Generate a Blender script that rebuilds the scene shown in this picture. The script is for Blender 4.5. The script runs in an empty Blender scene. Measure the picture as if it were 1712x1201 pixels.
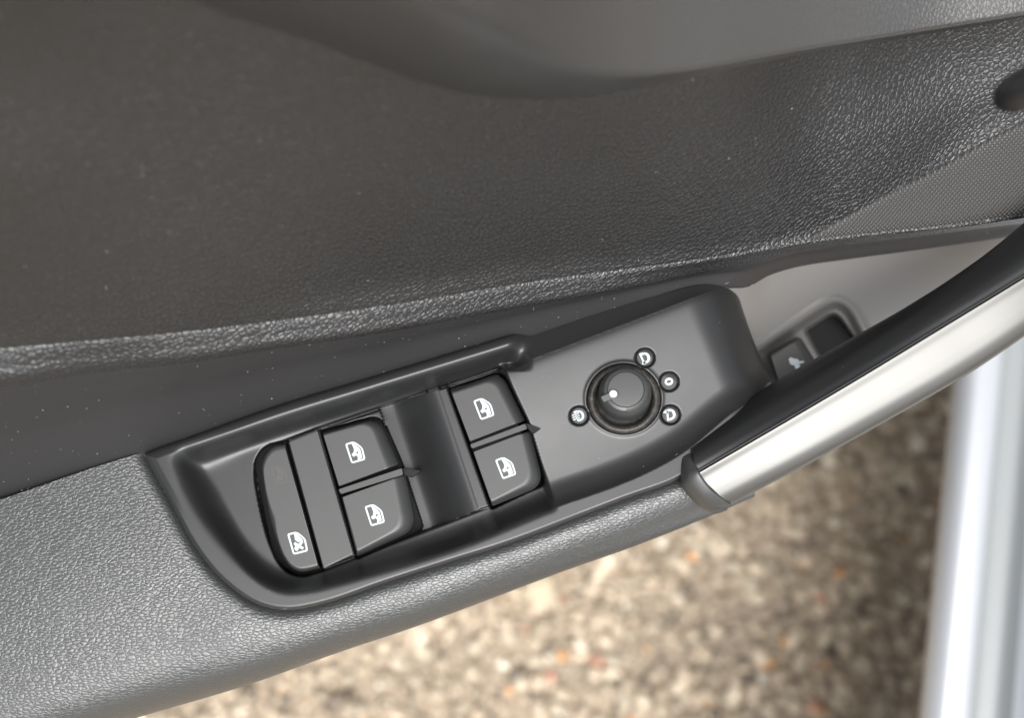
import bpy, bmesh, math, random
import numpy as np
from mathutils import Vector
random.seed(7); np.random.seed(7)
R = math.radians
S = bpy.context.scene

# ------------------------------------------------------------------ camera
TILT = R(12.5); FPX = 1700.0; CX, CY = 856.0, 600.5; CZ = 0.332
cam_d = bpy.data.cameras.new('camera'); cam = bpy.data.objects.new('camera', cam_d)
S.collection.objects.link(cam); S.camera = cam
cam.location = (0, 0, CZ); cam.rotation_euler = (TILT, 0, 0)
cam_d.sensor_width = 36; cam_d.lens = 36*FPX/1712
cam_d.clip_start = 0.005; cam_d.clip_end = 200
cam_d.dof.use_dof = True; cam_d.dof.focus_distance = 0.336
cam_d.dof.aperture_fstop = cam_d.lens/6.4
S.render.resolution_x, S.render.resolution_y = 1024, 719

# ------------------------------------------------------------------ light
SUN_EL, SUN_AZ = 66, 164          # azimuth clockwise from +Y
w = bpy.data.worlds.new('World'); S.world = w; w.use_nodes = True
nt = w.node_tree; nt.nodes.clear()
sky = nt.nodes.new('ShaderNodeTexSky'); sky.sky_type = 'NISHITA'; sky.sun_disc = False
sky.sun_elevation = R(SUN_EL); sky.sun_rotation = R(SUN_AZ)
sky.air_density = 1.0; sky.dust_density = 4.0; sky.ozone_density = 1.0
hs = nt.nodes.new('ShaderNodeHueSaturation'); hs.inputs['Saturation'].default_value = 0.22
bg = nt.nodes.new('ShaderNodeBackground'); bg.inputs['Strength'].default_value = 0.058
wo = nt.nodes.new('ShaderNodeOutputWorld')
nt.links.new(sky.outputs[0], hs.inputs['Color']); nt.links.new(hs.outputs[0], bg.inputs['Color'])
nt.links.new(bg.outputs[0], wo.inputs['Surface'])
sd = bpy.data.lights.new('sun', 'SUN'); sun = bpy.data.objects.new('sun', sd); S.collection.objects.link(sun)
sd.energy = 1.5; sd.angle = R(48); sd.color = (1.0, 0.985, 0.97)
az = R(SUN_AZ); el = R(SUN_EL)
sdir = Vector((math.sin(az)*math.cos(el), math.cos(az)*math.cos(el), math.sin(el)))
sun.rotation_euler = sdir.to_track_quat('Z', 'Y').to_euler()
S.view_settings.view_transform = 'Standard'; S.view_settings.look = 'None'
S.view_settings.exposure = 1.5; S.view_settings.gamma = 1

# ------------------------------------------------------------------ helpers
ct, st = math.cos(TILT), math.sin(TILT)
def at(px, py, z):
    """survey point seen in the photograph, at height z (metres above the armrest) -> world xyz"""
    px = np.asarray(px, float); py = np.asarray(py, float); z = np.asarray(z, float)
    a = (px-CX)/FPX; b = (CY-py)/FPX
    dy = b*ct + st; dz = b*st - ct
    k = (z-CZ)/dz
    return np.stack(np.broadcast_arrays(a*k, dy*k, z + 0*k), -1)
def proj(P):
    P = np.asarray(P); x = P[..., 0]; y = P[..., 1]; z = P[..., 2]-CZ
    v = y*ct + z*st; d = y*st - z*ct
    return CX + FPX*x/d, CY - FPX*v/d
def zfor(py, y):
    """height at which the sight line of row py meets depth y"""
    b = (CY-np.asarray(py, float))/FPX
    return CZ + np.asarray(y)*(b*st-ct)/(b*ct+st)

def pchip(x, xp, yp):
    x = np.asarray(x, float); xp = np.asarray(xp, float); yp = np.asarray(yp, float)
    h = np.diff(xp); dl = np.diff(yp)/h; n = len(xp); m = np.zeros(n)
    for i in range(1, n-1):
        if dl[i-1]*dl[i] > 0:
            w1 = 2*h[i]+h[i-1]; w2 = h[i]+2*h[i-1]
            m[i] = (w1+w2)/(w1/dl[i-1]+w2/dl[i])
    m[0] = dl[0]; m[-1] = dl[-1]
    i = np.clip(np.searchsorted(xp, x)-1, 0, n-2)
    t = np.clip((x-xp[i])/h[i], -0.5, 1.5)
    lo = yp[0]+(x-xp[0])*m[0]
    return np.where(x < xp[0], lo, (2*t**3-3*t**2+1)*yp[i] + (t**3-2*t**2+t)*h[i]*m[i] + (-2*t**3+3*t**2)*yp[i+1] + (t**3-t**2)*h[i]*m[i+1])
def sstep(a, b, x):
    t = np.clip((np.asarray(x, float)-a)/(b-a), 0, 1); return t*t*(3-2*t)

def closed_smooth(pts, n=8):
    P = np.array(pts, float); N = len(P); out = []
    for i in range(N):
        p0, p1, p2, p3 = P[i-1], P[i], P[(i+1) % N], P[(i+2) % N]
        for t in np.arange(n)/n:
            out.append(.5*((2*p1)+(-p0+p2)*t+(2*p0-5*p1+4*p2-p3)*t*t+(-p0+3*p1-3*p2+p3)*t**3))
    return np.array(out)
def rounded(corners, k=7):
    out = []; n = len(corners)
    for i in range(n):
        p = np.array(corners[i][:2], float); r = corners[i][2]
        a = np.array(corners[i-1][:2], float)-p; b = np.array(corners[(i+1) % n][:2], float)-p
        la, lb = np.linalg.norm(a), np.linalg.norm(b)
        ra = min(r, la*.48); rb = min(r, lb*.48)
        A = p+a/la*ra; B = p+b/lb*rb
        for t in np.linspace(0, 1, k):
            out.append((1-t)**2*A+2*t*(1-t)*p+t*t*B)
    return np.array(out)
def sdf(poly, x, y):
    """distance to polygon outline, positive inside"""
    x = np.asarray(x, float); y = np.asarray(y, float); sh = x.shape; x = x.ravel(); y = y.ravel()
    P = np.asarray(poly, float); Q = np.roll(P, -1, 0)
    d2 = np.full(x.shape, 1e18); ins = np.zeros(x.shape, bool)
    for (x0, y0), (x1, y1) in zip(P, Q):
        ex, ey = x1-x0, y1-y0; L = ex*ex+ey*ey
        if L < 1e-12: continue
        t = np.clip(((x-x0)*ex+(y-y0)*ey)/L, 0, 1)
        d2 = np.minimum(d2, (x-x0-t*ex)**2+(y-y0-t*ey)**2)
        c = ((y0 > y) != (y1 > y))
        if y1 != y0: ins ^= c & (x < (x1-x0)*(y-y0)/(y1-y0)+x0)
    return (np.sqrt(d2)*np.where(ins, 1, -1)).reshape(sh)
def ldist(p, q, x, y):
    """signed distance right-hand side (image) of line p->q"""
    dx, dy = q[0]-p[0], q[1]-p[1]; L = math.hypot(dx, dy)
    return ((x-p[0])*dy - (y-p[1])*dx)/L * -1

def mesh_obj(name, V, F, mat, parent=None, smooth=True, sharp=None):
    me = bpy.data.meshes.new(name); me.from_pydata([tuple(map(float, v)) for v in V], [], F)
    me.materials.append(mat)
    bm = bmesh.new(); bm.from_mesh(me); bmesh.ops.remove_doubles(bm, verts=bm.verts, dist=2e-7)
    bmesh.ops.recalc_face_normals(bm, faces=bm.faces) if sharp is not None else None
    bm.to_mesh(me); bm.free()
    if smooth: me.polygons.foreach_set('use_smooth', [True]*len(me.polygons))
    if sharp: me.set_sharp_from_angle(angle=R(sharp))
    o = bpy.data.objects.new(name, me); S.collection.objects.link(o); o.parent = parent
    return o
def grid_faces(nr, nc, keep=None):
    F = []
    for i in range(nr-1):
        for j in range(nc-1):
            if keep is not None and not keep[i, j]: continue
            a = i*nc+j; F.append((a, a+nc, a+nc+1, a+1))
    return F
def grid_obj(name, P, mat, parent, keep=None, sharp=None):
    nr, nc = P.shape[:2]
    return mesh_obj(name, P.reshape(-1, 3), grid_faces(nr, nc, keep), mat, parent, True, sharp)
def cr(rails, ts):
    """Catmull-Rom across a stack of rails (n,m,3) at parameters ts (0..n-1)"""
    n = len(rails); out = []
    for t in ts:
        i = min(int(t), n-2); f = t-i
        p1, p2 = rails[i], rails[i+1]
        p0 = rails[i-1] if i > 0 else 2*p1-p2
        p3 = rails[i+2] if i+2 < n else 2*p2-p1
        out.append(.5*((2*p1)+(-p0+p2)*f+(2*p0-5*p1+4*p2-p3)*f*f+(-p0+3*p1-3*p2+p3)*f**3))
    return np.array(out)
def rail(xs, cols, py, z):
    return at(xs, pchip(xs, cols, py), pchip(xs, cols, z))
def empty(name, loc=(0, 0, 0)):
    o = bpy.data.objects.new(name, None); o.empty_display_size = .02; S.collection.objects.link(o); o.location = loc; return o
def stack(name, rings, mat, parent, sharp=35, cap=True):
    """closed rings of world points, joined ring to ring and capped"""
    n = len(rings[0]); V = np.concatenate(rings); F = []
    for k in range(len(rings)-1):
        for j in range(n):
            a = k*n+j; b = k*n+(j+1) % n; F.append((a, b, b+n, a+n))
    if cap: F.append(tuple(range((len(rings)-1)*n, len(rings)*n)))
    return mesh_obj(name, V, F, mat, parent, True, sharp)

# ------------------------------------------------------------------ materials
def mat(name, col, rough=.5, metal=0, spec=.5):
    m = bpy.data.materials.new(name); m.use_nodes = True
    b = m.node_tree.nodes['Principled BSDF']
    b.inputs['Base Color'].default_value = (*col, 1); b.inputs['Roughness'].default_value = rough
    b.inputs['Metallic'].default_value = metal; b.inputs['Specular IOR Level'].default_value = spec
    return m
def N(m, t, **kw):
    n = m.node_tree.nodes.new(t)
    for k, v in kw.items():
        if k in n.inputs: n.inputs[k].default_value = v
        else: setattr(n, k, v)
    return n
def L(m, a, b): m.node_tree.links.new(a, b)
def bsdf(m): return m.node_tree.nodes['Principled BSDF']
def ramp(m, src, stops):
    r = N(m, 'ShaderNodeValToRGB'); e = r.color_ramp.elements
    while len(e) < len(stops): e.new(.5)
    for q, (p, c) in zip(e, stops):
        q.position = p; q.color = (*c, 1) if len(c) == 3 else c
    L(m, src, r.inputs[0]); return r
def grain(m, scale, dist, strength, stretch=(1, 1, 1), rot=0, warp=.35, rough_var=.1, edge=.22):
    """moulded leather grain: soft cells separated by creases"""
    tc = N(m, 'ShaderNodeTexCoord'); mp = N(m, 'ShaderNodeMapping')
    mp.inputs['Scale'].default_value = stretch; mp.inputs['Rotation'].default_value = (0, 0, rot)
    L(m, tc.outputs['Object'], mp.inputs[0])
    nz = N(m, 'ShaderNodeTexNoise', Scale=scale*.7, Detail=2.0); L(m, mp.outputs[0], nz.inputs['Vector'])
    mx = N(m, 'ShaderNodeVectorMath', operation='MULTIPLY_ADD')
    L(m, nz.outputs['Color'], mx.inputs[0]); mx.inputs[1].default_value = (warp/scale*2,)*3
    L(m, mp.outputs[0], mx.inputs[2])
    vo = N(m, 'ShaderNodeTexVoronoi', feature='DISTANCE_TO_EDGE', Scale=scale); L(m, mx.outputs[0], vo.inputs['Vector'])
    rp = ramp(m, vo.outputs['Distance'], [(0, (0, 0, 0)), (edge*.5, (.62, .62, .62)), (edge*1.6, (1, 1, 1))])
    n2 = N(m, 'ShaderNodeTexNoise', Scale=scale*3.2, Detail=3.0); L(m, tc.outputs['Object'], n2.inputs['Vector'])
    ad = N(m, 'ShaderNodeMath', operation='MULTIPLY_ADD'); L(m, n2.outputs[0], ad.inputs[0]); ad.inputs[1].default_value = .35
    L(m, rp.outputs[0], ad.inputs[2])
    n3 = N(m, 'ShaderNodeTexNoise', Scale=scale*.28, Detail=2.0); L(m, tc.outputs['Object'], n3.inputs['Vector'])
    a3 = N(m, 'ShaderNodeMath', operation='MULTIPLY_ADD'); L(m, n3.outputs[0], a3.inputs[0]); a3.inputs[1].default_value = .5
    L(m, ad.outputs[0], a3.inputs[2])
    bp = N(m, 'ShaderNodeBump', Strength=strength, Distance=dist); L(m, a3.outputs[0], bp.inputs['Height'])
    L(m, bp.outputs[0], bsdf(m).inputs['Normal'])
    r0 = bsdf(m).inputs['Roughness'].default_value
    mr = N(m, 'ShaderNodeMapRange'); mr.inputs['To Min'].default_value = r0-rough_var; mr.inputs['To Max'].default_value = r0+rough_var
    n4 = N(m, 'ShaderNodeTexNoise', Scale=45.0, Detail=4.0); L(m, tc.outputs['Object'], n4.inputs['Vector'])
    L(m, n4.outputs[0], mr.inputs[0]); L(m, mr.outputs[0], bsdf(m).inputs['Roughness'])
    return m
def satin(m, scale=2500, dist=.00003, strength=.35, dirt=.035):
    """fine spark-eroded plastic texture with slight handling wear in the gloss"""
    tc = N(m, 'ShaderNodeTexCoord')
    nz = N(m, 'ShaderNodeTexNoise', Scale=float(scale), Detail=2.0); L(m, tc.outputs['Object'], nz.inputs['Vector'])
    bp = N(m, 'ShaderNodeBump', Strength=strength, Distance=dist); L(m, nz.outputs[0], bp.inputs['Height'])
    L(m, bp.outputs[0], bsdf(m).inputs['Normal'])
    r0 = bsdf(m).inputs['Roughness'].default_value
    n4 = N(m, 'ShaderNodeTexNoise', Scale=60.0, Detail=5.0, Roughness=.65); L(m, tc.outputs['Object'], n4.inputs['Vector'])
    mr = N(m, 'ShaderNodeMapRange'); mr.inputs['From Min'].default_value = .3; mr.inputs['From Max'].default_value = .7
    mr.inputs['To Min'].default_value = r0-dirt; mr.inputs['To Max'].default_value = r0+dirt
    L(m, n4.outputs[0], mr.inputs[0]); L(m, mr.outputs[0], bsdf(m).inputs['Roughness'])
    return m

M = {}
M['panel'] = grain(mat('grained_door_plastic', (.0125, .0126, .0130), .36, 0, .85), 620, .00036, .5, warp=.22)
M['bulge'] = grain(mat('soft_grained_plastic', (.048, .0475, .0465), .38, 0, .9), 700, .0002, .4, warp=.25)
M['pad'] = grain(mat('armrest_leatherette', (.043, .046, .0455), .36, 0, 1.0), 540, .0003, .36, (1, 2.0, 1), R(-8), warp=.3)
M['lower'] = satin(mat('smooth_dark_plastic', (.026, .0252, .0256), .58), 1400, .00006, .5)
M['bezel'] = satin(mat('satin_bezel_plastic', (.017, .0175, .018), .40, 0, .82))
M['button'] = satin(mat('matte_button_plastic', (.036, .038, .037), .45, 0, .85))
M['knob'] = satin(mat('knob_plastic', (.045, .047, .046), .40, 0, .8))
M['pointer'] = satin(mat('pointer_plastic', (.09, .095, .088), .45))
M['cavity'] = mat('black_cavity', (.01, .01, .01), .8)
M['print'] = mat('white_print', (.57, .64, .66), .5)
M['dim'] = mat('faint_print', (.085, .083, .08), .55)
M['handle'] = satin(mat('soft_black_handle', (.008, .0085, .009), .42, 0, .8), 2500, .00002, .25)
M['shelf'] = satin(mat('grey_pocket_plastic', (.155, .151, .147), .36), 900, .00006, .4)
M['insert'] = mat('dotted_insert', (.055, .054, .052), .42)
m = M['insert']
tc = N(m, 'ShaderNodeTexCoord'); mp = N(m, 'ShaderNodeMapping'); mp.inputs['Rotation'].default_value = (R(-52), 0, R(40))
L(m, tc.outputs['Object'], mp.inputs[0])
vo = N(m, 'ShaderNodeTexVoronoi', Scale=900.0, Randomness=0.0); vo.voronoi_dimensions = '2D'; L(m, mp.outputs[0], vo.inputs['Vector'])
rp = ramp(m, vo.outputs['Distance'], [(.12, (1, 1, 1)), (.5, (0, 0, 0))])
bp = N(m, 'ShaderNodeBump', Strength=.8, Distance=.0004); L(m, rp.outputs[0], bp.inputs['Height']); L(m, bp.outputs[0], bsdf(m).inputs['Normal'])
# brushed satin aluminium
M['metal'] = mat('satin_aluminium', (.185, .184, .175), .44, 1.0)
m = M['metal']; tc = N(m, 'ShaderNodeTexCoord'); mp = N(m, 'ShaderNodeMapping')
mp.inputs['Rotation'].default_value = (0, 0, R(-30)); mp.inputs['Scale'].default_value = (.02, 1, 1); L(m, tc.outputs['Object'], mp.inputs[0])
nz = N(m, 'ShaderNodeTexNoise', Scale=900.0, Detail=3.0); L(m, mp.outputs[0], nz.inputs['Vector'])
bp = N(m, 'ShaderNodeBump', Strength=.12, Distance=.00005); L(m, nz.outputs[0], bp.inputs['Height']); L(m, bp.outputs[0], bsdf(m).inputs['Normal'])
# dusty collar round the knob
M['collar'] = mat('dusty_collar', (.05, .045, .04), .5, 0, .6)
M['tab'] = mat('shaded_tab_plastic', (.010, .010, .010), .6, 0, .3)  # button plastic for the rib tabs, recess shade put into the colour
M['tail'] = satin(mat('grey_switch_plastic', (.075, .073, .07), .42))
m = M['collar']; tc = N(m, 'ShaderNodeTexCoord'); nz = N(m, 'ShaderNodeTexNoise', Scale=520.0, Detail=6.0, Roughness=.75)
L(m, tc.outputs['Object'], nz.inputs['Vector'])
rp = ramp(m, nz.outputs[0], [(.46, (.022, .021, .020)), (.62, (.055, .047, .038)), (.80, (.2, .17, .135))])
L(m, rp.outputs[0], bsdf(m).inputs['Base Color'])
M['white'] = mat('silver_body_paint', (.50, .52, .55), .3, .35)
M['seal'] = mat('grey_sill_strip', (.26, .275, .28), .35)
M['rubber'] = mat('black_rubber', (.02, .02, .02), .6)
M['dust'] = mat('dust_fibre', (.40, .385, .36), .8)

# ------------------------------------------------------------------ ground
def tag(o, label=None, cat=None, kind=None, group=None):
    for k, v in (('label', label), ('category', cat), ('kind', kind), ('group', group)):
        if v: o[k] = v
    return o
GZ = -0.70
gm = mat('worn_asphalt', (.2, .17, .14), .85)
tc = N(gm, 'ShaderNodeTexCoord')
n1 = N(gm, 'ShaderNodeTexNoise', Scale=3.0, Detail=4.0); L(gm, tc.outputs['Object'], n1.inputs['Vector'])
n2 = N(gm, 'ShaderNodeTexNoise', Scale=120.0, Detail=4.0); L(gm, tc.outputs['Object'], n2.inputs['Vector'])
r1 = ramp(gm, n2.outputs[0], [(.3, (.20, .155, .115)), (.55, (.48, .39, .29)), (.75, (.62, .52, .40))])
r2 = ramp(gm, n1.outputs[0], [(.35, (.7, .7, .7)), (.65, (1.1, 1.08, 1.05))])
mx = N(gm, 'ShaderNodeMix', data_type='RGBA', blend_type='MULTIPLY'); mx.inputs[0].default_value = 1
L(gm, r1.outputs[0], mx.inputs[6]); L(gm, r2.outputs[0], mx.inputs[7]); L(gm, mx.outputs[2], bsdf(gm).inputs['Base Color'])
bp = N(gm, 'ShaderNodeBump', Strength=.7, Distance=.004); L(gm, n2.outputs[0], bp.inputs['Height']); L(gm, bp.outputs[0], bsdf(gm).inputs['Normal'])
g = mesh_obj('ground', [(-30, -30, GZ), (30, -30, GZ), (30, 30, GZ), (-30, 30, GZ)], [(0, 1, 2, 3)], gm, None, False)
tag(g, 'worn tan asphalt ground below the open door', None, 'structure')

# loose chippings
pm = mat('chippings', (.3, .26, .22), .32)
an = N(pm, 'ShaderNodeAttribute'); an.attribute_name = 'tint'; L(pm, an.outputs['Color'], bsdf(pm).inputs['Base Color'])
def ico():
    bm = bmesh.new(); bmesh.ops.create_icosphere(bm, subdivisions=1, radius=1)
    V = np.array([v.co[:] for v in bm.verts]); F = np.array([[v.index for v in f.verts] for f in bm.faces]); bm.free(); return V, F
IV, IF = ico()
def stones(name, n, x0, x1, y0, y1, rmin, rmax, pal, wts):
    c = np.column_stack([np.random.uniform(x0, x1, n), np.random.uniform(y0, y1, n), np.full(n, GZ)])
    r = rmin+(rmax-rmin)*np.random.rand(n)**2.2
    nv = len(IV)
    J = IV[None]*(1+.28*np.random.randn(n, nv, 1))
    sc = np.random.uniform(.65, 1.25, (n, 1, 3))*np.array([1, 1, .42])
    a = np.random.rand(n)*6.28; ca, sa = np.cos(a)[:, None], np.sin(a)[:, None]
    J = J*sc*r[:, None, None]
    X = J[..., 0]*ca-J[..., 1]*sa; Y = J[..., 0]*sa+J[..., 1]*ca
    V = np.stack([X, Y, J[..., 2]], -1)+c[:, None, :]
    V[..., 2] += (r*.25)[:, None]
    F = (IF[None]+(np.arange(n)*nv)[:, None, None]).reshape(-1, 3)
    me = bpy.data.meshes.new(name); me.vertices.add(n*nv); me.vertices.foreach_set('co', V.ravel())
    nf = len(F); me.loops.add(nf*3); me.loops.foreach_set('vertex_index', F.ravel().astype(np.int32))
    me.polygons.add(nf); me.polygons.foreach_set('loop_start', np.arange(0, nf*3, 3, dtype=np.int32))
    me.update(); me.validate()
    pal = np.array(pal); k = np.random.choice(len(pal), n, p=np.array(wts)/sum(wts))
    col = pal[k]*(np.random.uniform(.7, 1.28, (n, 1)))
    ca_ = me.color_attributes.new('tint', 'FLOAT_COLOR', 'POINT')
    ca_.data.foreach_set('color', np.repeat(np.column_stack([col, np.ones(n)]), nv, 0).ravel())
    me.materials.append(pm); o = bpy.data.objects.new(name, me); S.collection.objects.link(o); return o
ps = stones('chippings', 26000, -.75, .75, -.62, .35,   .0025, .010,
            [(.53, .435, .32), (.45, .365, .27), (.20, .16, .12), (.62, .53, .40), (.66, .37, .18), (.60, .32, .22), (.70, .63, .51)],
            [44, 34, 9, 16, 2.2, 1.4, 4])
tag(ps, 'small brown, grey and orange stone chippings set in the ground', None, 'stuff')

# one large pale stone below the armrest
sc_ = at(902, 986, GZ+.008)
bm = bmesh.new(); bmesh.ops.create_icosphere(bm, subdivisions=3, radius=1)
for v in bm.verts:
    d = 1+.12*math.sin(v.co.x*3+1)+.1*math.sin(v.co.y*4)+.07*math.sin(v.co.z*5+v.co.x*4)
    v.co = Vector((v.co.x*.021*d, v.co.y*.017*d, v.co.z*.011*d))
me = bpy.data.meshes.new('pale_stone'); bm.to_mesh(me); bm.free()
stm = mat('pale_stone', (.52, .44, .30), .7); nz = N(stm, 'ShaderNodeTexNoise', Scale=180.0, Detail=4.0)
rp = ramp(stm, nz.outputs[0], [(.3, (.42, .35, .23)), (.7, (.62, .54, .40))]); L(stm, rp.outputs[0], bsdf(stm).inputs['Base Color'])
me.materials.append(stm); me.polygons.foreach_set('use_smooth', [True]*len(me.polygons))
po = bpy.data.objects.new('pale_stone', me); S.collection.objects.link(po); po.location = tuple(sc_); po.rotation_euler = (0, 0, .5)
tag(po, 'large pale yellow stone on the ground just below the armrest edge', 'stone')

# ------------------------------------------------------------------ car body sill
SZ = -0.38
A = at(1594, 640, SZ); B = at(1538, 1201, SZ); dirv = (B-A)/np.linalg.norm(B-A); perp = np.array([-dirv[1], dirv[0], 0.])
if perp[0] < 0: perp = -perp
body = empty('parked_car', tuple(A)); tag(body, 'silver white parked car, its door sill running down the right edge', 'car')
def extr(name, prof, m, sharp=40):
    prof = np.array(prof); ks = np.linspace(-.55, 1.0, 40); P = []
    for k in ks:
        P.append([A+dirv*k+perp*(s+.003)+np.array([0, 0, z])-A for s, z in prof])
    P = np.array(P); return grid_obj(name, P, m, body, sharp=sharp)
def fillet(pts, r, k=6):
    P = [np.array(p, float) for p in pts]; out = [P[0]]
    for i in range(1, len(P)-1):
        a, p, b = P[i-1], P[i], P[i+1]; la, lb = np.linalg.norm(a-p), np.linalg.norm(b-p); q = min(r, la*.48, lb*.48)
        A_, B_ = p+(a-p)/la*q, p+(b-p)/lb*q
        for t in np.linspace(0, 1, k): out.append((1-t)**2*A_+2*t*(1-t)*p+t*t*B_)
    out.append(P[-1]); return np.array(out)
extr('sill_panel', fillet([(.16, -.24), (.10, -.20), (.030, -.07), (.012, -.034), (.001, -.014), (.010, 0), (.030, -.001), (.036, -.013)], .009), M['white'])
extr('sill_strip', fillet([(.0355, -.0125), (.041, -.020), (.056, -.019), (.062, -.008)], .004), M['seal'])
extr('sill_step', fillet([(.0615, -.0085), (.068, .002), (.12, .006), (.30, .004), (.30, -.2)], .008), M['white'])
# ------------------------------------------------------------------ the door
door = empty('car_door', (0, .08, -.05))
DOFF = np.array([0, .08, -.05])
tag(door, 'black open car door inner panel with armrest, window switches and silver grab handle', 'car door')
_mo = mesh_obj
def part(o):
    """keep the part where it was measured: its thing's origin sits at the door base"""
    o.matrix_parent_inverse = door.matrix_world.inverted() if False else o.matrix_parent_inverse
    return o
def shift(o):
    o.data.transform(__import__('mathutils').Matrix.Translation(-Vector(DOFF))); return o

# --- upper panel
C10 = [-250, 0, 300, 620, 900, 1180, 1400, 1600, 1712, 1950]
E_py = [605, 585, 558, 517, 472, 434, 399, 378, 362, 330]; E_z = [.062, .055, .045, .032, .020, .012, .006, .004, .004, .004]
W_py = [[540, 520, 495, 455, 420, 395, 367, 262, 198, 60], [330, 320, 300, 285, 280, 275, 250, 180, 130, 20],
        [100, 100, 100, 100, 100, 95, 80, 60, 30, -60], [-150]*10, [-450]*10]
W_z = [[.075, .068, .058, .044, .031, .020, .010, .016, .022, .035], [.115, .105, .092, .080, .064, .046, .030, .027, .032, .040],
       [.145, .135, .122, .112, .100, .08, .055, .043, .046, .05], [.178, .168, .155, .146, .135, .118, .095, .08, .078, .08],
       [.21, .2, .19, .182, .175, .16, .14, .12, .12, .12]]
xs = np.linspace(-750, 1950, 180)
rails = [rail(xs, C10, E_py, E_z)]+[rail(xs, C10, p, z) for p, z in zip(W_py, W_z)]
PW = cr(np.array(rails), np.linspace(0, 5, 80))
px_, py_ = proj(PW)
BL_c = [250, 358, 475, 592, 709, 796, 884, 972, 1059, 1176, 1300, 1500, 1712, 1950]     # lower edge of the bulge above
BL_py = [-40, 14, 53, 95, 137, 158, 164, 160, 146, 123, 96, 62, 28, -20]
ins_poly = np.array([(1338, 406), (1420, 356), (1490, 318), (1569, 277), (1648, 231), (1712, 198), (1960, 55), (1960, 330), (1712, 362), (1526, 386), (1400, 399)])
cxp = (px_[:-1, :-1]+px_[1:, 1:])/2; cyp = (py_[:-1, :-1]+py_[1:, 1:])/2
keep = (sdf(ins_poly, cxp, cyp) < 6) & ((cxp < 262) | (cyp > pchip(cxp.ravel(), BL_c, BL_py).reshape(cxp.shape)-np.interp(cxp, [900, 1176], [30, 5])))
shift(grid_obj('upper_panel', PW, M['panel'], door, keep))

# --- dotted insert, a millimetre lower, with a fine edge lip
xi = np.linspace(1334, 1950, 90)
iu = pchip(xi, [1330, 1420, 1490, 1569, 1648, 1712, 1950], [408, 356, 318, 277, 231, 198, 60])
il = pchip(xi, C10, E_py); iu = np.minimum(iu, il-.5); wl0 = pchip(xi, C10, W_py[0])
Pu = []
zpan = lambda x, t: (1-t)*pchip(x, C10, E_z)+t*pchip(x, C10, W_z[0])
for t in np.linspace(0, 1, 26):
    yy = il*(1-t)+iu*t; te = (il-yy)/(il-wl0)
    Pu.append(at(xi, yy, zpan(xi, te)+.0010-.0016*np.exp(-np.minimum(t, 1-t)*np.maximum(il-iu, 1)/5)))
shift(grid_obj('dotted_insert', np.array(Pu), M['insert'], door))

# --- padded bulge above (its rolled-under edge is the dark curve)
C14 = [250, 358, 475, 592, 709, 796, 884, 972, 1059, 1176, 1300, 1500, 1712, 1950]
Lpy = [-40, 14, 53, 95, 137, 158, 164, 160, 146, 123, 96, 62, 28, -20]
Upy = [-220, -150, -100, -48, 12, 48, 88, 118, 122, 111, 88, 56, 22, -26]
xp_ = np.linspace(250, 1950, 140)
lp = pchip(xp_, C14, Lpy); up = pchip(xp_, C14, Upy)
flat = np.column_stack([px_.ravel(), py_.ravel(), PW[..., 2].ravel()])
def zwall(x, y):
    out = []
    for a, b in zip(np.ravel(x), np.ravel(y)):
        d = (flat[:, 0]-a)**2+(flat[:, 1]-b)**2; k = np.argpartition(d, 4)[:4]; q = 1/(d[k]+1)
        out.append((flat[k, 2]*q).sum()/q.sum())
    return np.array(out)
zl = zwall(xp_, lp); zl = np.convolve(np.pad(zl, 6, 'edge'), np.ones(13)/13, 'valid')
PLo = at(xp_, lp, zl-.001); yL = PLo[:, 1]
wid = np.clip((lp-up)/105, 0.08, 1.3)
smo = lambda a, n: np.convolve(np.pad(a, n//2, 'edge'), np.ones(n)/n, 'valid')
wid = smo(wid, 17); up = smo(smo(up, 9), 9)
yU = smo(yL, 9)-.019*wid; zU = zfor(up, yU); PUo = at(xp_, up, zU)
mid1 = .5*(PLo+PUo)+np.array([0, -.0025, -.001])*wid[:, None]
PV0 = PUo+np.array([0, .005, .0032]); PV1 = PUo+np.array([0, .036, .019]); PV2 = PUo+np.array([0, .09, .045])
PB = cr(np.array([PLo+np.array([0, .006, .001]), PLo, mid1, PUo, PV0, PV1, PV2]), np.linspace(0, 6, 60))
shift(grid_obj('upper_bulge', PB, M['bulge'], door))

# --- ledge strip and the smooth wall below it
T_c = [1180, 1235, 1290, 1340, 1422, 1526, 1712, 1950]; T_py = [478, 482, 458, 444, 432, 418, 392, 360]
T_z = [-.004, -.010, -.018, -.022, -.025, -.025, -.025, -.025]
S_c = [-250, 0, 167, 312, 458, 620, 880, 1055, 1180, 1260, 1340, 1422, 1526, 1712, 1950]
S_py = [676, 640, 615, 600, 579, 556, 510, 480, 455, 440, 420, 408, 396, 372, 341]
S_z = [.0568, .0488, .0428, .0388, .0338, .0270, .0155, .010, .006, .002, -.001, -.002, -.003, -.003, -.003]
L_c = [-250, 0, 120, 245, 303, 470, 595, 760, 855, 985, 1090, 1195, 1240, 1290, 1340, 1422, 1526, 1712, 1950]
L_py = [920, 842, 803, 762, 741, 681, 643, 593, 564, 523, 495, 476, 478, 455, 441, 429, 415, 389, 357]
xl = np.linspace(-750, 1950, 260)
Er = rail(xl, C10, E_py, E_z); Sr = rail(xl, S_c, S_py, S_z)
lowz = pchip(xl, [-250, 0, 245, 600, 1090, 1200, 1290, 1422, 1950], [-.006, -.006, -.004, -.003, -.003, -.006, -.018, -.025, -.025])
Lr = at(xl, pchip(xl, L_c, L_py)+4, lowz)
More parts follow.
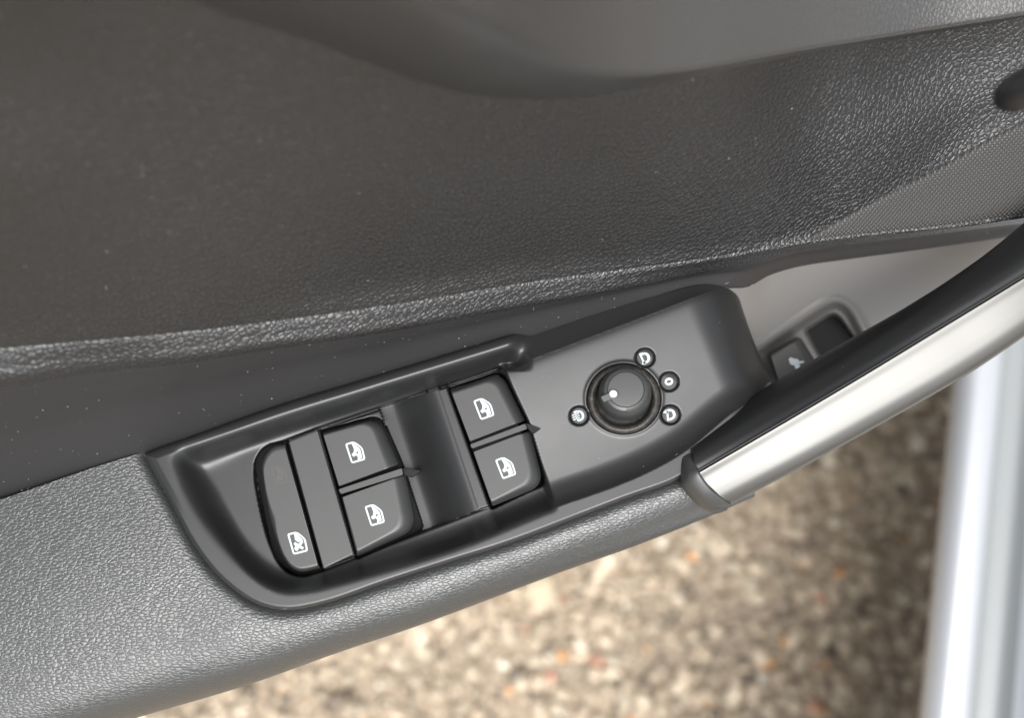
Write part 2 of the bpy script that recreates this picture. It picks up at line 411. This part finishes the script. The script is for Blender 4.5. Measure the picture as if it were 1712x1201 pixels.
LR = np.array([Er+np.array([0, .002, .001]), Er+np.array([0, -.0004, .0001]), .5*(Er+Sr)+np.array([0, 0, .0006]), Sr, .78*Sr+.22*Lr+np.array([0, .0008, -.001]), .5*Sr+.5*Lr+np.array([0, .0018, -.001]), Lr, Lr+np.column_stack([0*xl, np.interp(xl, [1190, 1250], [-.003, .006]), 0*xl-.006])])
shift(grid_obj('ledge_strip', cr(LR, np.linspace(0, 3.25, 30)), M['panel'], door))
shift(grid_obj('lower_wall', cr(LR, np.linspace(3.25, 7, 50)), M['lower'], door))

# --- pull pocket shelf with recess for the tailgate switch
xg = np.linspace(1215, 1950, 300); tv = np.linspace(0, 1, 150)
topy = pchip(xg, T_c, T_py)
boty = pchip(xg, [1215, 1295, 1440, 1526, 1613, 1712, 1950], [740, 715, 630, 585, 535, 465, 290])
PXg = np.broadcast_to(xg, (150, 300)); PYg = topy[None]*(1-tv[:, None])+boty[None]*tv[:, None]
zt_ = pchip(xg, T_c, T_z)
Zg = zt_[None]*(1-tv[:, None])+(-.050)*tv[:, None] - .004*np.sin(np.pi*tv)[:, None]
rec = rounded([(1258, 590, 10), (1392, 500, 26), (1420, 512, 20), (1462, 590, 20), (1300, 700, 10)])
dr = sdf(rec, PXg, PYg); Zg = Zg-.006*sstep(0, 15, dr)+.0012*np.exp(-((dr+5)/6)**2)
hole = rounded([(1344, 552, 6), (1390, 522, 12), (1404, 528, 12), (1450, 595, 8), (1385, 625, 8)])
Zg = Zg-.030*sstep(-2, 12, sdf(hole, PXg, PYg))
shift(grid_obj('pull_pocket', at(PXg, PYg, Zg), M['shelf'], door))

def shrink(p, k):
    c = p.mean(0); d = p-c; r = np.hypot(*d.T)[:, None]; return p-d/r*k
def pillow(name, outer, flat_, zb, zt, m, parent, drop=.0022, sharp=50):
    o = rounded(outer); f = rounded(flat_)
    rings = [at(*o.T, zb), at(*o.T, zt-drop)]
    for t in (.3, .6, .85, 1):
        q = o*(1-t)+f*t; rings.append(at(*q.T, zt-drop*(1-math.sin(t*math.pi/2))))
    rings.append(at(*shrink(f, 2.5).T, zt))
    return shift(stack(name, rings, m, parent, sharp))
def slab(polys, z, th=.00012):
    """flat printed shapes a tenth of a millimetre thick; a polygon or (outer, inner) ring"""
    V = []; F = []
    for p in polys:
        if isinstance(p, tuple):
            o, i = p; n = len(o); b = len(V)
            V += list(at(*o.T, z))+list(at(*i.T, z))+list(at(*o.T, z-th))
            for j in range(n):
                k = (j+1) % n; F.append((b+j, b+k, b+n+k, b+n+j)); F.append((b+2*n+j, b+2*n+k, b+k, b+j))
        else:
            n = len(p); b = len(V); V += list(at(*p.T, z))+list(at(*p.T, z-th)); F.append(tuple(range(b, b+n)))
            for j in range(n):
                k = (j+1) % n; F.append((b+j, b+n+j, b+n+k, b+k))
    return V, F
def print_obj(name, polys, z, m, parent):
    V, F = slab(polys, z); o = mesh_obj(name, V, F, m, parent, False, 1); return shift(o)

tb = pillow('tailgate_switch', [(1283, 592, 6), (1337, 562, 9), (1372, 618, 8), (1305, 660, 6)],
            [(1290, 596, 4), (1328, 572, 5), (1352, 612, 5), (1306, 648, 4)], -.055, -.034, M['tail'], door, .004)
rl = rounded([(1348, 556, 6), (1390, 528, 12), (1402, 533, 12), (1446, 597, 8), (1386, 620, 8)])
shift(stack('switch_recess', [at(*rl.T, -.075), at(*shrink(rl, 0).T, -.058)], M['cavity'], door))
def sym(pts, c, ang=0, s=1):
    a = R(ang); P = np.array(pts, float)*s
    return np.column_stack([c[0]+P[:, 0]*math.cos(a)-P[:, 1]*math.sin(a), c[1]+P[:, 0]*math.sin(a)+P[:, 1]*math.cos(a)])
car = closed_smooth([(-13, 2), (-12, -4), (-6, -6), (0, -10), (6, -8), (9, -4), (13, -2), (13, 4), (8, 7), (4, 4), (-4, 7), (-9, 4)], 4)
hatch = np.array([(5, -8), (11, -15), (14, -13), (9, -5)], float)
print_obj('tailgate_symbol', [sym(car, (1328, 607), 40, .85), sym(hatch, (1328, 607), 40, .85)], -.0336, M['print'], tb)

# ------------------------------------------------------------------ armrest pad
out_low = [(241, 760), (262, 800), (282, 835), (337, 932), (387, 984), (436, 1014), (478, 1022), (536, 1012), (636, 978), (760, 938), (840, 913), (980, 860), (1050, 833), (1135, 802), (1190, 760), (1240, 700), (1290, 640)]
out_up = [(241, 760), (260, 752), (303, 737), (470, 677), (595, 639), (760, 589), (855, 560), (985, 519), (1090, 491), (1170, 474), (1205, 470), (1230, 480), (1240, 512), (1251, 545), (1268, 590), (1290, 640)]
def edge_curve(c, x, sig=14.):
    c = np.array(c, float); xx = np.arange(241, 1290.5, 1.0); y = pchip(xx, c[:, 0], c[:, 1])
    k = np.arange(-45, 46); k = np.exp(-(k/sig)**2/2); k /= k.sum()
    ys = np.convolve(np.pad(y, 45, 'edge'), k, 'valid'); w_ = sstep(285, 340, xx)*sstep(1200, 1130, xx)
    return np.interp(x, xx, y*(1-w_)+ys*w_)
xo = np.concatenate([np.arange(241, 300, 4.), np.arange(300, 1200, 10.), np.arange(1200, 1291, 5.)])
OUT = np.vstack([np.column_stack([xo, edge_curve(out_low, xo)]), np.column_stack([xo, edge_curve(out_up, xo)])[::-1][1:-1]])
SIL_c = [-250, 0, 237, 409, 572, 700, 805, 945, 1050, 1191, 1261, 1330]; SIL = [1340, 1272, 1199, 1148, 1090, 1047, 1008, 955, 918, 862, 831, 800]
TOP_c = [-250, 0, 237, 409, 700, 945, 1050, 1191, 1261, 1330]; TOP = [913, 836, 758, 720, 680, 700, 700, 740, 760, 770]
xa = np.linspace(-750, 1262, 380); sil = pchip(xa, SIL_c, SIL); tp = pchip(xa, TOP_c, TOP)
Rr = 125.; rows = []; PXs = []
ds = np.concatenate([Rr*(1-np.cos(np.linspace(0, np.pi/2, 26))), ])
fr = np.linspace(0, 1, 90)[1:]
def padz(px, py, d):
    q = np.clip(1-d/Rr, 0, 1); z = -.024*(1-np.cbrt(np.maximum(1-q**3, 0)))
    z = z + .0006*np.sin(px/170.+1)*np.clip(d/60, 0, 1)
    z = z-.0065*np.clip(1-d/340, 0, 1)**2*np.interp(px, [300, 700], [1, .25])
    db = sdf(OUT, px, py); z = z-.0028*np.exp(-np.maximum(-db, 0)/9.)*np.clip(d/25, 0, 1)-.0002*np.maximum(db, 0)
    return z
Prow = []; pxr = []; pyr = []
for d in ds:
    Prow.append(at(xa, sil-d, padz(xa, sil-d, np.full_like(xa, d)))); pxr.append(xa); pyr.append(sil-d)
for f in fr:
    d = Rr+(sil-tp-Rr)*f; d = np.maximum(d, Rr)
    Prow.append(at(xa, sil-d, padz(xa, sil-d, d))); pxr.append(xa); pyr.append(sil-d)
b0 = Prow[0]
under = [b0+np.array([0, .045, -.034]), b0+np.array([0, .02, -.030]), b0+np.array([0, .006, -.018]), b0+np.array([0, .0012, -.008])]
PP = np.array(under+Prow); nu_ = len(under)
px2 = np.array([xa]*nu_+pxr); py2 = np.array([sil]*nu_+pyr)
cc = sdf(OUT, (px2[:-1, :-1]+px2[1:, 1:])/2, (py2[:-1, :-1]+py2[1:, 1:])/2)
keep = cc < 9; keep[:nu_] = True
shift(grid_obj('armrest_pad', PP, M['pad'], door, keep))

# ------------------------------------------------------------------ switch panel bezel (relief)
nx, nv = 560, 230
bx_ = np.concatenate([241+6*np.linspace(0, 1, 8)[:-1]**2, np.linspace(247, 1284, nx-14), 1290-6*np.linspace(1, 0, 8)[1:]**1])
nx = len(bx_)
ol = np.array(out_low); ou = np.array(out_up)
def soft(c, x): return pchip(x, c[:, 0], c[:, 1])
ylo = edge_curve(out_low, bx_); yup = edge_curve(out_up, bx_)
v = np.linspace(0, 1, nv)[:, None]
BX = np.broadcast_to(bx_, (nv, nx)); BY = yup[None]*(1-v)+ylo[None]*v
d_o = sdf(OUT, BX, BY)
TRAY = closed_smooth([(290, 752), (300, 800), (328, 846), (378, 914), (420, 960), (461, 985), (503, 988), (574, 973), (760, 917), (910, 856), (1015, 819), (1086, 789), (1150, 752), (1225, 690), (1300, 640), (1330, 560), (1260, 440), (1090, 470), (985, 528), (855, 572), (760, 602), (595, 653), (470, 692), (330, 740)], 5)
d_t = sdf(TRAY, BX, BY)
FL = .0036; ZF = -.0064
ymid = np.interp(BX, [241, 1290], [860, 560])
wu = sstep(-30, 50, ymid-BY)                       # 1 on the wall side, 0 on the cabin side
wl = sstep(420, 330, BX)
wid_ = 36+18*wl*(1-wu)+4*wu
t = np.clip(d_t/wid_, 0, 1)
prof = (1-(1-t)**2.1)*(1-wu)+sstep(0, 1, t)*wu
prof = np.where(t <= 0, 0, prof)
z_left = FL+(ZF-FL)*prof
def soften(f, sig, step=3.0):
    gx = np.arange(200, 1370, step); gy = np.arange(430, 1070, step); G = f(*np.meshgrid(gx, gy))
    k = np.arange(-int(3*sig/step), int(3*sig/step)+1)*step; k = np.exp(-(k/sig)**2/2); k /= k.sum(); h = len(k)//2
    for ax_ in (0, 1):
        G = np.apply_along_axis(lambda r: np.convolve(np.pad(r, h, 'edge'), k, 'valid'), ax_, G)
    u_ = (BX-gx[0])/step; w_ = (BY-gy[0])/step; i_ = u_.astype(int); j_ = w_.astype(int); u_ = u_-i_; w_ = w_-j_
    return (G[j_, i_]*(1-u_)+G[j_, i_+1]*u_)*(1-w_)+(G[j_+1, i_]*(1-u_)+G[j_+1, i_+1]*u_)*w_
def tray_z(X, Y):
    d = sdf(TRAY, X, Y); wu_ = sstep(-30, 50, np.interp(X, [241, 1290], [860, 560])-Y); wl_ = sstep(420, 330, X)
    t_ = np.clip(d/(36+18*wl_*(1-wu_)+4*wu_), 0, 1)
    return FL+(ZF-FL)*((1-(1-t_)**2.1)*(1-wu_)+sstep(0, 1, t_)*wu_)
z_left = soften(tray_z, 9.0)*sstep(420, 330, BX) + soften(tray_z, 4.0)*(1-sstep(420, 330, BX))
z_left = z_left - .0012*wu*sstep(16, 0, d_o)
# mirror plateau
dp = ldist((890, 601), (1185, 489), BX, BY)        # >0 below plateau edge
zp = np.where(dp > 0, .0030-.0048*sstep(-60, 250, dp)+.0048*sstep(-60, 250, 0)-.0005*np.exp(-dp/5), .0027+.00018*dp)
zp = FL+(zp-FL)*np.where(dp > 60, 1-(1-np.clip(d_t/46, 0, 1))**2.0, 1)
roll = -ldist((1132, 480), (1206, 665), BX, BY)
dR = -ldist((842, 619), (914, 808), BX, BY)
y6 = sstep(606, 622, BY); wr = sstep(848, 893, BX)*(1-y6)+sstep(-10, 5, dR)*y6
Z = z_left*(1-wr)+zp*wr
Z = Z-.030*np.clip(np.maximum(roll, 0)/122, 0, 1.3)**2.3
# module recess that carries the switches, with a dark joint round it
MOD = rounded([(436, 752, 20), (478, 738, 6), (531, 718, 3), (846, 612, 4), (868, 606, 4), (912, 806, 8), (905, 812, 6), (537, 955, 6), (486, 962, 22), (452, 915, 30), (424, 790, 30)])
dm = sdf(MOD, BX, BY)
modz = -.0066+.0040*sstep(700, 860, BX)
inm = sstep(-1.2, 1.2, dm)*(1-sstep(-2, 3, dR))
Z = Z*(1-inm)+np.minimum(Z, modz)*inm
Z = Z-.004*np.exp(-((dm-.5)/2.0)**2)*(1-sstep(-6, 0, dR))
# finger scoop between the two pairs
dA = -ldist((646, 700), (706, 886), BX, BY); dB = ldist((731, 652), (798, 852), BX, BY)
tt = dA/np.maximum(dA+dB, 1e-6)
sc = (dA > -6) & (dB > -4) & (dm > 0)
zs = -.0135+.0136*sstep(.15, 1.0, np.clip(tt, 0, 1))
Z = np.where(sc, zs, Z)
# divider lands beside the buttons
land2 = rounded([(733, 652, 2), (748, 647, 2), (819, 847, 2), (800, 853, 2)]); ld = sstep(-1.5, 1.5, sdf(land2, BX, BY)); Z = Z*(1-ld)+.0003*ld
# openings
BT = {
 'LT': ([(539, 724, 3), (632, 699, 22), (667, 777, 4), (567, 815, 3)], [(541, 728, 2), (617, 706, 20), (646, 784, 3), (567, 813, 2)]),
 'LB': ([(571, 831, 3), (677, 793, 5), (696, 886, 26), (597, 931, 4)], [(573, 832, 2), (657, 801, 3), (672, 880, 26), (597, 921, 3)]),
 'RT': ([(752, 653, 3), (838, 623, 22), (878, 704, 4), (786, 740, 3)], [(756, 658, 2), (824, 636, 18), (861, 709, 3), (786, 738, 2)]),
 'RB': ([(790, 755, 3), (887, 720, 5), (909, 812, 26), (823, 847, 4)], [(792, 756, 2), (871, 726, 3), (889, 802, 26), (821, 838, 3)]),
}
LOCK = [(477, 742), (458, 746), (443, 759), (436, 780), (440, 812), (450, 863), (462, 905), (474, 935), (488, 952), (504, 958), (518, 956), (535, 951)]
holes = [rounded([(536, 720, 3), (636, 694, 22), (672, 777, 3), (708, 886, 14), (597, 936, 4)]),
         rounded([(749, 650, 3), (842, 619, 22), (882, 704, 3), (914, 808, 16), (822, 852, 4)]),
         None]
hc = np.array([(480, 737.5), (454, 743), (436, 755), (426, 780), (429, 815), (439, 868), (452, 911), (466, 942), (484, 959.5), (506, 965), (540, 955)], float)
ht = np.linspace(0, len(hc)-1, 70); hi = np.arange(len(hc)); holes[2] = np.column_stack([pchip(ht, hi, hc[:, 0]), pchip(ht, hi, hc[:, 1])])
for h in holes:
    Z = Z-(.010)*sstep(-1.5, 2.0, sdf(h, BX, BY))*1.0
# knob well and marker wells
KN = (1043, 667)
dk = np.hypot((BX-KN[0])/61, (BY-KN[1])/58)
Z = Z-.0045*sstep(1.03, .93, dk)+.0004*np.exp(-((dk-1.05)/.05)**2)
MK = [(1078, 598.5), (1118.3, 638.3), (1120.7, 693.7), (968, 695.3)]
zmk = []
for c in MK:
    dd = np.hypot(BX-c[0], BY-c[1]); zmk.append(float(Z[dd < 22].mean())); Z = Z-.0016*sstep(17.5, 15.0, dd)
k_ = dk < 1.3; zk = float(Z[(dk > 1.1) & (dk < 1.3)].mean())
# rounded outer edge + skirt
Z = Z-.0028*(1-np.sqrt(np.clip(1-(1-np.clip(d_o/7, 0, 1))**2, 0, 1)))
PBZ = at(BX, BY, Z)
PBZ = np.concatenate([PBZ[:1]+np.array([0, .0004, -.010]), PBZ, PBZ[-1:]+np.array([0, .0006, -.010])])
shift(grid_obj('switch_bezel', PBZ, M['bezel'], door))

# dark backing under the openings
bk = rounded([(420, 750, 20), (540, 712, 3), (860, 600, 10), (920, 812, 10), (520, 975, 30), (460, 940, 30)])
shift(stack('switch_housing', [at(*bk.T, -.03), at(*bk.T, -.0165)], M['cavity'], door))

# fixed plate between lock rocker and window switches
plate = [(483, 738, 2), (531, 719, 2), (591, 928, 2), (541, 952, 2)]
pillow('switch_plate', plate, [(484, 739.5, 2), (530.5, 721, 2), (590, 926.5, 2), (541.5, 950, 2)], -.015, -.0048, M['button'], door, .0004)
# lock rocker
lkc = np.array([(477, 742.5), (460, 746), (445, 759), (438, 781), (441, 812), (451, 863), (463, 905), (475, 934), (489, 951), (504, 957), (518, 955), (535, 950.5)], float)
li = np.arange(len(lkc)); lt = np.linspace(0, len(lkc)-1, 60)
lk = np.column_stack([pchip(lt, li, lkc[:, 0]), pchip(lt, li, lkc[:, 1])])
rings = [at(*lk.T, -.014), at(*lk.T, -.0066)]+[at(*shrink(lk, 7*t).T, -.0066+.0018*math.sin(t*math.pi/2)) for t in (.35, .7, 1)]+[at(*shrink(lk, 10).T, -.0048)]
lock = shift(stack('rear_lock_switch', rings, M['button'], door, 50))
lock['label'] = 'half-moon rear window lock switch with one faint and one white symbol'
# window switches
ZT = {'LT': -.0045, 'LB': -.0045, 'RT': .0002, 'RB': .0002}; sw = {}
for k, (o_, f_) in BT.items():
    sw[k] = pillow('window_switch', o_, f_, -.014, ZT[k], M['button'], door, .0034)
# ribs between each pair, each running out into a pointed tab whose shade is painted in
for rp_, tp_, z in (([(565, 819), (673, 783), (675, 794), (569, 827)], [(672, 782), (705, 787), (690, 799), (675, 796)], -.0052),
                    ([(785, 744), (880, 708), (883, 717), (788, 751)], [(879, 707), (905, 717), (891, 727), (883, 719)], -.0006)):
    for nm, pts, zz in (('switch_rib', rp_, z), ('rib_tab', tp_, z-.0034 if z < -.002 else .0024)):
        p = rounded([(a, b, 2.5) for a, b in pts], 4); q = shrink(p, 1.4)
        shift(stack(nm, [at(*p.T, -.015), at(*p.T, zz-.0008), at(*q.T, zz), at(*shrink(p, 2.2).T, zz)], M['button' if nm == 'switch_rib' else 'tab'], door, 50))

# printed symbols
FR_O = rounded([(-12, -18.5, 3), (3.5, -18.8, 5), (14.6, -4.5, 5), (13.8, 16.5, 4), (-10.8, 16.5, 4)], 4)
FR_I = rounded([(-9.0, -15.6, 1), (2.6, -15.9, 3), (11.7, -3.7, 3), (11.0, 13.6, 2), (-8.2, 13.6, 1.5)], 4)
PANE = rounded([(-1.5, -15.9, .5), (2.4, -15.2, 2), (9.9, -3.2, 2), (9.4, 12.0, 1), (1.0, 13.6, .5), (2.5, 8, .5), (0, 5, .5), (-4.5, 6.5, 1), (-6.5, 1.5, 1), (-2, -1, .5), (0, -6, .5)], 3)
def window_symbol(c, ang, z, parent, cross=False, m=None, s=1.0):
    polys = [(sym(FR_O, c, ang, s), sym(FR_I, c, ang, s))]
    if not cross:
        polys += [sym(PANE, c, ang, s)]
    else:
        polys += [sym(rounded([(-1.5, -15.9, .5), (2.4, -15.2, 2), (9.9, -3.2, 2), (9.7, 2, 1), (5, -2, .5), (2, -1, .5), (-2, -6, .5)], 3), c, ang, s)]
        polys += [sym(rounded([(-6, 10, .5), (-6.5, 6, .5), (-3.5, 4, .5), (-6, 0, .5), (-3, -3, .5), (1, 1.5, .5), (6, -1, .5), (8.5, 2, .5), (4.5, 5, .5), (8.5, 9, .5), (6, 12, .5), (1.2, 8, .5), (-3, 12, .5)], 3), c, ang, s)]
    o = print_obj('window_symbol', polys, z, m or M['print'], parent)
    if not cross:   # little double-arrow mark left unprinted on the pane
        print_obj('arrow_symbol', [sym([(1.5, 1.5), (3.6, -.8), (6.0, .8), (4.0, 3.4)], c, ang, s)], z+.0001, M['button'], parent)
    return o
for k, c in (('LT', (593.5, 757)), ('LB', (626, 862)), ('RT', (808.5, 684)), ('RB', (845, 783))):
    window_symbol(c, -19.5 if k[0] == 'R' else -16, ZT[k]+.0001, sw[k])
window_symbol((497, 909), -14, -.0047, lock, True, s=1.05)
o = window_symbol((467, 796), -14, -.0047, lock, True, M['dim'], s=.85); o['label'] = 'faint unlit window symbol'

# mirror knob
def circ(c, rx, ry, n=64): a = np.linspace(0, 2*np.pi, n, endpoint=False); return np.column_stack([c[0]+rx*np.cos(a), c[1]+ry*np.sin(a)])
zk0 = zk
def ringc(c, r, z): p = circ(c, r, r*.965); return at(*p.T, z)
prof_c = [(61.5, -.0045), (61.2, -.0004), (60, .0006), (57.5, .0013), (54, .0016), (50.5, .0013), (48, .0004), (46.5, -.0010), (45, -.0018), (40, -.0020)]
shift(stack('knob_collar', [ringc(KN, r, zk0+dz) for r, dz in prof_c], M['collar'], door, 70))
KB = (1043.5, 664); KT = (1046.3, 652)
kz = [(-.004, 45), (.002, 44.5), (.0052, 43.5), (.0076, 40.5), (.0088, 36), (.0092, 31.3), (.0086, 30.8), (.0086, 30.2), (.0093, 29.6), (.0094, 20)]
kr = []
for dz, r in kz:
    f = np.clip((dz+.004)/.0132, 0, 1); c = (KB[0]*(1-f)+KT[0]*f, KB[1]*(1-f)+KT[1]*f); kr.append(ringc(c, r, zk0+dz))
knob = shift(stack('mirror_knob', kr, M['knob'], door, 30))
pt = rounded([(1003.5, 664, 2), (1031, 651.5, 5), (1037, 661, 5), (1009, 673.5, 2)], 4)
pq = shrink(pt, 1.2)
ptr = shift(stack('knob_pointer', [at(*pt.T, zk0+.002), at(*pt.T, zk0+.0100), at(*pq.T, zk0+.0105)], M['pointer'], knob, 40))
dt = circ((1025.4, 659), 6.3, 6.1, 24)
print_obj('knob_dot', [dt], zk0+.0107, M['print'], knob)
# marker lenses with their symbols
mir = rounded([(-9, -10.5, 2), (3, -10.5, 7), (10, -5, 7), (10, 6, 7), (3, 11, 6), (-5, 11, 2)], 4)
miri = rounded([(-4.6, -6.2, 1), (1.5, -6.2, 3), (4.8, -3.5, 3), (4.8, 4, 3), (1.5, 6.8, 3), (-2.6, 6.8, 1)], 4)
zero = circ((0, 0), 7.2, 6.4, 24); zeroi = circ((0, 0), 3.8, 2.4, 24)
for i, c in enumerate(MK):
    z = zmk[i]; p = circ(c, 14, 14, 40); q = circ(c, 12.5, 12.5, 40)
    mk = shift(stack('position_marker', [at(*p.T, z-.003), at(*p.T, z-.0005), at(*q.T, z-.0002)], M['button'], door, 40))
    zz = z-.0001
    if i == 0: pl = [(sym(mir, c, -14, .88), sym(miri, c, -14, .88)), sym([(-7, 6), (0, 8), (-2, 12.5), (-8, 11)], c, -14, .88)]
    elif i == 1: pl = [(sym(zero, c, -20), sym(zeroi, c, -20))]
    elif i == 2:
        pl = [(sym(mir*[1, -1], c, -14, .88)[::-1], sym(miri*[1, -1], c, -14, .88)[::-1]), sym([(-13, -7), (-6, -11), (-3, -9), (-4, -3)], c, -14, .88)]
    else:
        pl = [(sym(mir, c, -14, .85), sym(miri*1.1, c, -14, .85))]+[sym([(-13, y0), (1, y0-1.2), (1, y0+.9), (-13, y0+2)], c, -14, .85) for y0 in (-4.5, 0, 4.5)]
    print_obj('marker_symbol', pl, zz, M['print'], mk)

# ------------------------------------------------------------------ grab handle
K0 = [(1148, 742), (1265, 658), (1400, 579), (1526, 507), (1640, 432), (1860, 250)]
K2 = [(1163, 791), (1300, 711), (1440, 628), (1576, 545), (1712, 462), (1950, 314)]
K4 = [(1217, 846), (1345, 780), (1485, 703), (1620, 625), (1760, 530), (2000, 368)]
z0 = [-.002, -.001, .003, .009, .013, .02]; z2 = [.008, .013, .017, .021, .025, .03]; z4 = [.001, .006, .010, .014, .018, .02]
sN = np.linspace(0, 5, 110)
def hr(K, z):
    K = np.array(K, float); i = np.arange(6); return at(pchip(sN, i, K[:, 0]), pchip(sN, i, K[:, 1]), pchip(sN, i, z))
H0, H2, H4 = hr(K0, z0), hr(K2, z2), hr(K4, z4)
Hs = [H0+np.array([0, -.008, -.022]), H0+np.array([0, -.001, -.010]), H0]
for f, b in ((.25, .0035), (.5, .0040), (.75, .0025), (.93, .0007)): Hs.append(H0*(1-f)+H2*f+np.array([0, 0, b]))
Hs += [H2, H2+np.array([.0001, -.0003, -.0012])]
hb = grid_obj('grab_handle', cr(np.array(Hs), np.linspace(0, len(Hs)-1, 60)), M['handle'], door)
shift(hb)
Ms = [H2+np.array([.0003, -.0005, -.0012]), H2+np.array([.0003, -.0005, .0001])]
for f, b in ((.2, .0006), (.4, .0012), (.58, .0017), (.74, .0019), (.88, .0014), (.96, .0006)): Ms.append(H2*(1-f)+H4*f+np.array([0, 0, b]))
Ms += [H4, H4+np.array([-.0004, .0008, -.003]), H4+np.array([-.003, .006, -.008])]
shift(grid_obj('metal_trim', cr(np.array(Ms), np.linspace(0, len(Ms)-1, 70)), M['metal'], hb))
# dark lower shell of the handle
und = [H4+np.array([-.0008, .0010, -.003]), H4+np.array([-.001, .0015, -.008]), H4+np.array([-.004, .010, -.016]), H0+np.array([0, -.008, -.022])]
shift(grid_obj('handle_underside', cr(np.array(und), np.linspace(0, 3, 20)), M['handle'], hb))
# end cap
e1 = np.array([(1147, 741), (1137, 768), (1137, 806), (1156, 834), (1190, 856), (1213, 850)], float)
e2 = np.array([(1152, 738), (1160, 776), (1166, 793), (1186, 820), (1221, 846), (1226, 847)], float)
i6 = np.arange(6); s6 = np.linspace(0, 5, 50)
def er(e, z): return at(pchip(s6, i6, e[:, 0]), pchip(s6, i6, e[:, 1]), pchip(s6, i6, z))
ce1 = er(e1, [-.003, .001, .002, .001, -.006, -.012]); ce2 = er(e2, [-.0018, .0078, .0098, .0078, .0018, -.002])
cm = er(e1*.6+e2*.4, [-.002, .0055, .0075, .0062, .000, -.006])
capr = np.array([ce1+np.array([.003, 0, -.010]), ce1, cm, ce2, ce2+np.array([.001, .0005, -.001])])
shift(grid_obj('handle_end_cap', cr(capr, np.linspace(0, 4, 24)), M['button'], hb))

# inner lever tip at the upper right
a0 = at(1690, 158, .085); a1 = at(1800, 110, .10); ax = (a1-a0)/np.linalg.norm(a1-a0)
ux = np.cross(ax, [0, 0, 1.]); ux /= np.linalg.norm(ux); uy = np.cross(ux, ax)
rings = []
for s, r in ((-.0045, .0006), (-.004, .0022), (-.0025, .0038), (0, .0050), (.004, .0056), (.02, .0060), (.06, .0062)):
    th = np.linspace(0, 2*np.pi, 28, endpoint=False)
    rings.append(a0+ax*s+np.outer(np.cos(th), ux)*r+np.outer(np.sin(th), uy)*r*.8)
shift(stack('inner_lever', rings[::-1], M['handle'], door, 60))

# door shell behind and below
def boxv(x0, x1, y0, y1, z0_, z1):
    return [(x, y, z) for x in (x0, x1) for y in (y0, y1) for z in (z0_, z1)], [(0, 1, 3, 2), (4, 6, 7, 5), (0, 4, 5, 1), (2, 3, 7, 6), (0, 2, 6, 4), (1, 5, 7, 3)]
V, F = boxv(-.55, .30, .27, .32, -.50, .24); sh = shift(mesh_obj('door_shell', V, F, M['lower'], door, False))
V, F = boxv(-.50, .08, .125, .27, -.46, -.085); lo = shift(mesh_obj('lower_door_panel', V, F, M['panel'], door, False))

# ------------------------------------------------------------------ dust specks
bpy.context.view_layer.update()
DV, DF = [], []
def specks(oname, n, smin, smax, fibre=.12):
    o = bpy.data.objects[oname]; me = o.data; mw = o.matrix_world
    P = [p for p in me.polygons]
    ar = np.array([p.area for p in P]); idx = np.random.choice(len(P), n, p=ar/ar.sum())
    for i in idx:
        p = P[i]; nrm = (mw.to_3x3() @ p.normal).normalized(); c = mw @ p.center
        if nrm.dot(Vector((0, 0, CZ))-c) < 0: nrm = -nrm
        a = nrm.orthogonal().normalized(); b = nrm.cross(a); r = random.uniform(smin, smax)*random.random()**.6
        th = random.random()*6.28; e1_ = a*math.cos(th)+b*math.sin(th); e2_ = nrm.cross(e1_)
        lx, ly = (r*random.uniform(3, 6), r*.35) if random.random() < fibre else (r, r*random.uniform(.5, 1))
        base = len(DV)
        for q in range(5):
            t_ = q/5*6.28; DV.append(c+e1_*lx*math.cos(t_)+e2_*ly*math.sin(t_)+nrm*.00003)
        DV.append(c+nrm*(ly*.6+.00004))
        for q in range(5): DF.append((base+q, base+(q+1) % 5, base+5))
specks('lower_wall', 420, .00010, .00030); specks('upper_panel', 150, .00008, .00030, .05)
specks('switch_bezel', 130, .00008, .00022); specks('grab_handle', 12, .0001, .0002)
specks('armrest_pad', 20, .0001, .0002)
du = mesh_obj('dust', DV, DF, M['dust'], None, False); tag(du, 'pale dust specks and lint scattered over the black plastic', None, 'stuff')
